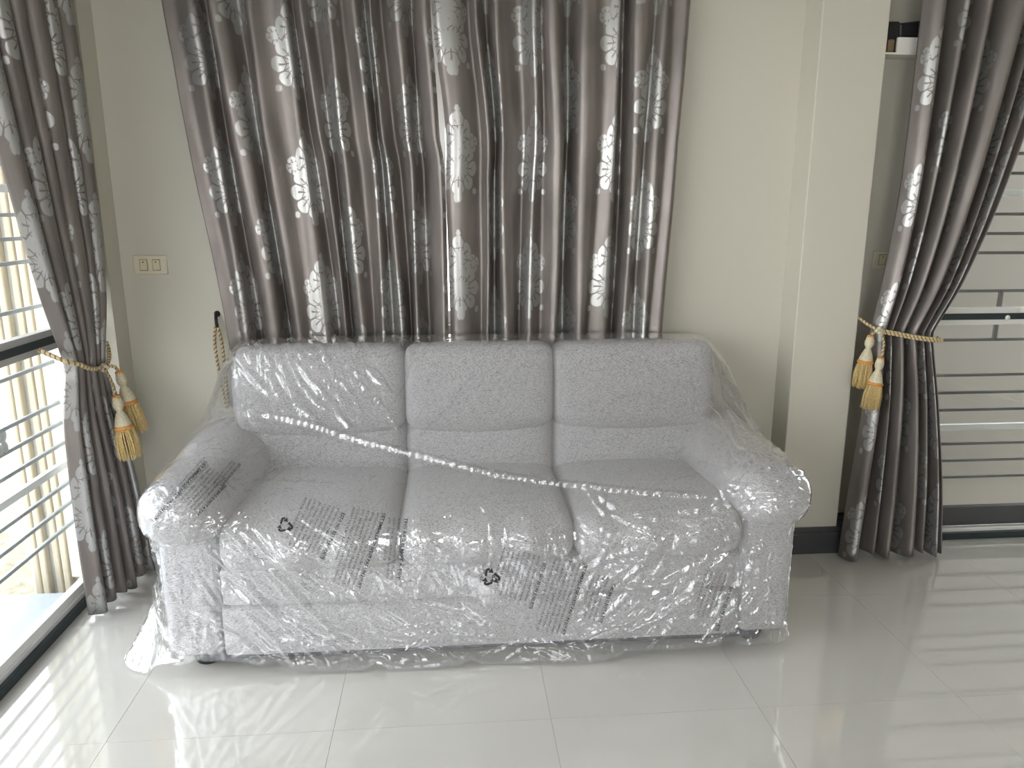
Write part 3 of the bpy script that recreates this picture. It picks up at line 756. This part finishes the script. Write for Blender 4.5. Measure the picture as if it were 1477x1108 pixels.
def up2(t, nu, nv):
    a = np.linspace(0, t.shape[0]-1, nu); b = np.linspace(0, t.shape[1]-1, nv)
    i = np.minimum(a.astype(int), t.shape[0]-2); j = np.minimum(b.astype(int), t.shape[1]-2); fa = (a-i)[:, None]; fb = (b-j)[None]
    return (t[i][:, j]*(1-fa)*(1-fb) + t[i+1][:, j]*fa*(1-fb) + t[i][:, j+1]*(1-fa)*fb + t[i+1][:, j+1]*fa*fb)
_, _, t1, _ = solve(90, 54, None, 500, sofa_bvh=sofa_taut)
_, _, t2, _ = solve(180, 108, up2(t1, 180, 108), 30)
NU, NV = 620, 380
K, D, tf, tmin = solve(NU, NV, up2(t2, NU, NV), 14)
FP = K + D*tf[..., None]
clear = (tf-tmin)*np.sqrt((D**2).sum(-1))          # how far the film hangs off the fabric

def normals(Pg):
    du = np.gradient(Pg, axis=0); dv = np.gradient(Pg, axis=1); n = np.cross(du, dv); n /= np.linalg.norm(n, axis=-1, keepdims=True)+1e-12
    sgn = np.sign((n*(Pg-np.array([.095, 2.75, .35]))).sum(-1, keepdims=True)); return n*sgn
# elevation coordinates for laying out the creases: the frontal view of the sofa as one stands before it
f0 = np.array([math.sin(YAW)*math.cos(PITCH), math.cos(YAW)*math.cos(PITCH), -math.sin(PITCH)])
rt = np.array([math.cos(YAW), -math.sin(YAW), 0]); dn_ = np.cross(f0, rt); CC = np.array([0, 0, CAM_H])
def elev(Pg):
    q = Pg-CC; z = q@f0; return np.stack([738.5+FPX*(q@rt)/z, 554+FPX*(q@dn_)/z], -1)
NM = normals(FP); EV = elev(FP)
disp = np.zeros((NU, NV))
def crease(pts, amp, w, ruffle=0.0, rw=10.0, freq=.55):
    """a raised sharp fold along a polyline; ruffles are small cross folds beside it"""
    pts = np.asarray(pts, float); lo, hi = pts.min(0)-5*max(w, rw if ruffle else 0), pts.max(0)+5*max(w, rw if ruffle else 0)
    sel = np.where((EV[..., 0] > lo[0]) & (EV[..., 0] < hi[0]) & (EV[..., 1] > lo[1]) & (EV[..., 1] < hi[1]))
    if not len(sel[0]): return
    q = EV[sel]; best = np.full(len(q), 1e9); al = np.zeros(len(q)); fr = np.zeros(len(q)); acc = 0.0
    tot = np.linalg.norm(np.diff(pts, axis=0), axis=1).sum()
    for a, b in zip(pts[:-1], pts[1:]):
        ab = b-a; l = np.linalg.norm(ab); t = np.clip(((q-a)@ab)/(l*l), 0, 1)
        d = np.linalg.norm(q-(a+t[:, None]*ab), axis=1); m = d < best
        best[m] = d[m]; al[m] = acc + t[m]*l; acc += l
    fr = al/tot; env = np.minimum(1, 6*np.minimum(fr+.02, 1-fr+.02))
    prof = np.exp(-best/w) - .35*np.exp(-((best-2.2*w)/w)**2)
    v = amp*prof*env
    if ruffle:
        v = v + ruffle*np.sin(al*freq + 1.7*np.sin(al*.11)+np.sin(al*.043)*3)*np.exp(-(best/rw)**1.3)*env
    disp[sel] += v
R2 = random.Random(5)
# the long seam that runs from the left silhouette down across to the right arm
crease([(300, 592), (345, 594), (400, 600), (450, 612), (500, 630), (560, 645), (620, 660), (700, 680), (790, 695), (860, 703), (930, 710), (1000, 714), (1075, 722)], .009, 3.0, .0035, 11, .62)
# folds by region: (x0, x1, y0, y1, dx, dy, jitter, count, length range, amp, width)
REG = [(345, 560, 515, 600, .42, .90, .16, 50, (50, 130), .0068, 3.0),
       (590, 760, 540, 650, -.40, .90, .2, 22, (30, 100), .0034, 2.2),
       (300, 470, 600, 680, -.80, .55, .3, 22, (30, 90), .0026, 2.4),
       (320, 620, 690, 770, .97, -.16, .2, 20, (50, 160), .0022, 2.4),
       (225, 360, 690, 790, .5, .8, .9, 60, (10, 36), .0046, 2.2),
       (320, 560, 770, 940, .74, .66, .16, 26, (80, 240), .0066, 3.2),
       (215, 330, 790, 940, .30, .95, .3, 40, (20, 90), .0045, 2.6),
       (590, 830, 740, 800, .25, .96, .25, 46, (12, 46), .0038, 2.0),
       (600, 830, 800, 940, .45, .88, .3, 18, (40, 130), .0028, 2.6),
       (830, 1080, 700, 800, .62, .75, .5, 44, (18, 90), .0056, 2.6),
       (860, 1080, 800, 920, -.72, .66, .25, 40, (40, 160), .0070, 2.8),
       (1030, 1150, 640, 760, .6, .6, .9, 70, (12, 48), .0056, 2.2),
       (1000, 1100, 520, 650, .40, .9, .2, 26, (30, 120), .0036, 2.6),
       (1060, 1140, 740, 910, -.25, .96, .3, 34, (20, 110), .0046, 2.4),
       (300, 1110, 905, 958, .95, .10, .5, 70, (16, 80), .0046, 2.4),
       (345, 1000, 640, 930, .5, .8, 2.0, 110, (8, 30), .0034, 2.0)]
for (x0, x1, y0, y1, dx, dy, jit, cnt, ln, amp, w) in REG:
    for k in range(cnt):
        x, y = R2.uniform(x0, x1), R2.uniform(y0, y1); a = math.atan2(dy, dx) + R2.gauss(0, jit); l = R2.uniform(*ln)
        bend = R2.gauss(0, .12); pts = []
        for i in range(5):
            u = (i/4-.5)*l; aa = a + bend*(i/4-.5)*2; pts.append((x+math.cos(aa)*u, y+math.sin(aa)*u))
        crease(pts, amp*R2.uniform(.4, 1.3), w*R2.uniform(.7, 1.4))
# named big folds seen on the wrap
for pts, amp, w in (([(235, 905), (225, 850), (222, 780), (226, 730)], .010, 4), ([(330, 770), (420, 850), (500, 930)], .009, 3.4), ([(300, 770), (400, 890), (520, 955)], .009, 3.4),
                    ([(885, 850), (960, 840), (1010, 812), (1060, 770)], .010, 3.6), ([(820, 945), (920, 905), (990, 870), (1050, 800)], .010, 3.6), ([(1030, 915), (1060, 870), (1072, 800), (1085, 770)], .010, 3.2),
                    ([(990, 515), (997, 560), (1005, 600), (1040, 625)], .009, 3.4), ([(600, 640), (650, 590), (690, 530)], .006, 3), ([(560, 600), (590, 550), (600, 500)], .006, 3),
                    ([(840, 700), (900, 740), (980, 752), (1060, 745), (1100, 730)], .009, 3.6), ([(690, 720), (705, 745), (712, 790), (705, 830)], .008, 3.2)):
    crease(pts, amp, w)
# loose film billows a little where nothing backs it
lo = (np.sin(FP[..., 0]*9+FP[..., 2]*5) + np.sin(FP[..., 0]*15-FP[..., 2]*11+2) + np.sin(FP[..., 1]*14+FP[..., 2]*17))*.0016
disp = disp + lo*np.minimum(1, clear/.02)
fade = np.ones((1, NV)); fade[0, -8:] = np.linspace(1, 0, 8); fade[0, :3] = .3
disp = np.maximum(disp*fade, -clear*.8-.002)
FP2 = FP + NM*disp[..., None]
# keep clear of floor and wall; a ragged hem
hem = (.012*np.sin(np.arange(NU)*.11) + .008*np.sin(np.arange(NU)*.31+1))[:, None]
FP2[..., 2] += np.maximum(0, hem)*np.clip(1-np.arange(NV)[None]/14, 0, 1)
FP2[..., 2] = np.maximum(FP2[..., 2], .003); FP2[..., 1] = np.minimum(FP2[..., 1], YB-.006)
CV = empty('plastic_cover', (.095, 2.2, .003)); tag(CV, 'clear crinkled plastic cover printed with warnings draped over the sofa', 'cover')
film = keep(grid_mesh('film', FP2, 'film'), CV)

# ------------------------------------------------------------------ print on the film
sub = FP2[::2, ::2]; nu2, nv2 = sub.shape[:2]; ix = np.arange(nu2*nv2).reshape(nu2, nv2)
quads = np.stack([ix[:-1, :-1], ix[1:, :-1], ix[1:, 1:], ix[:-1, 1:]], -1).reshape(-1, 4)
film_bvh = BVHTree.FromPolygons(sub.reshape(-1, 3).tolist(), quads.tolist())
def stick(ex, ey, lift=.0016):
    d = Vector((ex-738.5)/FPX*rt + (ey-554)/FPX*dn_ + f0).normalized()
    h = film_bvh.ray_cast(Vector(CC), d, 6.0)
    return None if h[0] is None else h[0] - d*lift*2.2
def printed(name, text, start, end, height, bold=False, under=False):
    """one line of print running from start to end (elevation coordinates) on the film"""
    cu = bpy.data.curves.new('txt', 'FONT'); cu.body = text; cu.size = 1.0; cu.resolution_u = 1
    cu.offset = .022 if bold else -.006
    o = bpy.data.objects.new('txt', cu); COL.objects.link(o)
    dg = bpy.context.evaluated_depsgraph_get(); me = bpy.data.meshes.new_from_object(o.evaluated_get(dg)); bpy.data.objects.remove(o)
    co = np.zeros(len(me.vertices)*3); me.vertices.foreach_get('co', co); co = co.reshape(-1, 3)
    faces = [list(p.vertices) for p in me.polygons]; bpy.data.meshes.remove(me)
    if not len(co): return
    w = co[:, 0].max(); a, b = np.array(start, float), np.array(end, float); L = np.linalg.norm(b-a); u = (b-a)/L; n = np.array([u[1], -u[0]])
    if under:
        k = len(co); m = 24; add = []
        for i in range(m):
            for (xx, yy) in ((i/m*w, -.24), ((i+.72)/m*w, -.24), ((i+.72)/m*w, -.17), (i/m*w, -.17)): add.append((xx, yy, 0))
            faces.append([k+4*i+q for q in range(4)])
        co = np.vstack([co, add])
    e = a + (co[:, :1]/w*L)*u + co[:, 1:2]*height*n
    out = []; bad = set()
    for i, p in enumerate(e):
        h = stick(*p)
        if h is None: bad.add(i); out.append((0, 0, -1))
        else: out.append(h[:])
    good = []
    for f in faces:
        if any(i in bad for i in f): continue
        q = [Vector(out[i]) for i in f]
        if max((q[i]-q[i-1]).length for i in range(len(q))) < .05: good.append(f)
    used = sorted({i for f in good for i in f}); mp = {v: i for i, v in enumerate(used)}
    me = bpy.data.meshes.new(name); me.from_pydata([out[i] for i in used], [], [[mp[i] for i in f] for f in good]); me.update()
    o = keep(link(name, me, 'print'), film)
    return o
EN = 'WARNING: TO AVOID DANGER OF SUFFOCATION KEEP THIS BAG AWAY FROM BABIES AND CHILDREN. DO NOT USE IN CRIBS, BEDS, CARRIAGES OR PLAYPENS. THE FILM MAY CLING TO NOSE AND MOUTH AND PREVENT BREATHING. KNOT THIS BAG BEFORE THROWING AWAY. OPEN BAG AND PACKING WITH CARE'.split()
ES = 'ADVERTENCIA: PARA EVITAR RIESGO DE ASFIXIA MANTENGA ESTA BOLSA FUERA DEL ALCANCE DE LOS BEBES Y NINOS. NO USE ESTA BOLSA EN CUNAS, CAMAS O CARRITOS. LA PELICULA PUEDE TAPAR LA NARIZ Y LA BOCA E IMPEDIR RESPIRAR. ANUDE ANTES DE TIRAR'.split()
FR = "ATTENTION: POUR EVITER LE DANGER D'ETOUFFEMENT TENIR CE SAC HORS DE LA PORTEE DES BEBES ET DES ENFANTS. NE PAS UTILISER DANS LES LITS, BERCEAUX OU LANDAUS. LE FILM PEUT COLLER AU NEZ ET A LA BOUCHE. FAIRE UN NOEUD AVANT DE LE JETER".split()
HEAD = {'EN': 'THIS BAG IS NOT A TOY', 'ES': 'ESTO NO ES UN JUGUETE', 'FR': "CET EMBALLAGE N'EST PAS UN JOUET"}
LINES = {'EN': EN, 'ES': ES, 'FR': FR}
def block(lang, h0, h1, step, n, side, lead=(0, 0), ph=4.4, hh=6.4):
    """a heading from h0 to h1 and n small lines stepping sideways by step (towards side)"""
    words = list(LINES[lang])
    printed('printed_heading', HEAD[lang], h0, h1, hh, True, True)
    for k in range(n):
        off = (k+1)*step+2
        t = 1.0 if k < n-1 else .7
        a = (h0[0]+side[0]*off+lead[0], h0[1]+side[1]*off+lead[1]); d = (h1[0]-h0[0], h1[1]-h0[1])
        sc = max(1.0, 66/math.hypot(*d)); sc = min(sc, 1.45)
        room = int(math.hypot(*d)*sc*t/(.66*ph)); text = ''
        while len(text) < room:
            if not words: words = list(LINES[lang])
            text = (text + ' ' + words.pop(0)).strip()
        printed('printed_line', text, a, (a[0]+d[0]*sc*t, a[1]+d[1]*sc*t), ph)
block('ES', (784, 812), (763, 878), 7.4, 8, (-.97, -.25), (2, -8))
block('FR', (844, 812), (810, 915), 7.2, 6, (-.97, -.20), (0, 2))
block('EN', (883, 842), (864, 898), 7.0, 4, (-.97, -.22), (2, -8))
block('ES', (1053, 846), (1032, 910), 7.0, 5, (-.97, -.2), (2, -16))
block('EN', (584, 747), (573, 836), 7.0, 3, (-.97, -.12), (-1, 2))
block('FR', (553, 739), (515, 848), 7.2, 6, (-.96, -.22), (0, 2))
block('ES', (494, 739), (462, 806), 7.2, 8, (-.93, -.30), (2, -4))
block('EN', (324, 698), (283, 742), 6.6, 7, (-.74, -.55), (6, -6), 4.2, 6)
block('FR', (297, 664), (218, 752), 6.6, 1, (-.78, -.45), (4, -2), 4.2, 6)
block('ES', (345, 668), (318, 700), 6.0, 2, (-.8, -.3), (0, 0), 4.0, 5)

def recycling(cx, cy, r, rot):
    """three arrows chasing each other around a triangle"""
    cor = [np.array((cx + r*math.cos(rot+k*2*math.pi/3), cy + r*math.sin(rot+k*2*math.pi/3))) for k in range(3)]
    vsx, fsx = [], []; w = r*.115
    def face(quad):
        q = [stick(*p) for p in quad]
        if all(p is not None for p in q):
            i = len(vsx); vsx.extend(p[:] for p in q); fsx.append(tuple(range(i, i+len(q))))
    for k in range(3):
        a, b, c = cor[k], cor[(k+1) % 3], cor[(k+2) % 3]
        path = [a+(b-a)*.52, b+(a-b)*.20, b+(a-b)*.09+(c-b)*.03, b+(c-b)*.09+(a-b)*.03, b+(c-b)*.20]
        tip = b+(c-b)*.46; base = b+(c-b)*.22
        pp_ = np.array(path); tg = np.gradient(pp_, axis=0); tg /= np.linalg.norm(tg, axis=1)[:, None]; nn = np.column_stack([-tg[:, 1], tg[:, 0]])*w
        for i in range(len(pp_)-1): face([pp_[i]-nn[i], pp_[i+1]-nn[i+1], pp_[i+1]+nn[i+1], pp_[i]+nn[i]])
        u = (c-b)/np.linalg.norm(c-b); n = np.array([-u[1], u[0]])*w*2.6
        face([base-n, tip, base+n])
    me = bpy.data.meshes.new('recycling_mark'); me.from_pydata(vsx, [], fsx); me.update(); keep(link('recycling_mark', me, 'print'), film)
recycling(708, 833, 15, .15)
printed('printed_line', '04', (710, 828), (707, 839), 7, True)
printed('printed_line', 'PE-LD', (697, 821), (691, 840), 6)
recycling(411, 758, 13, 2.4)
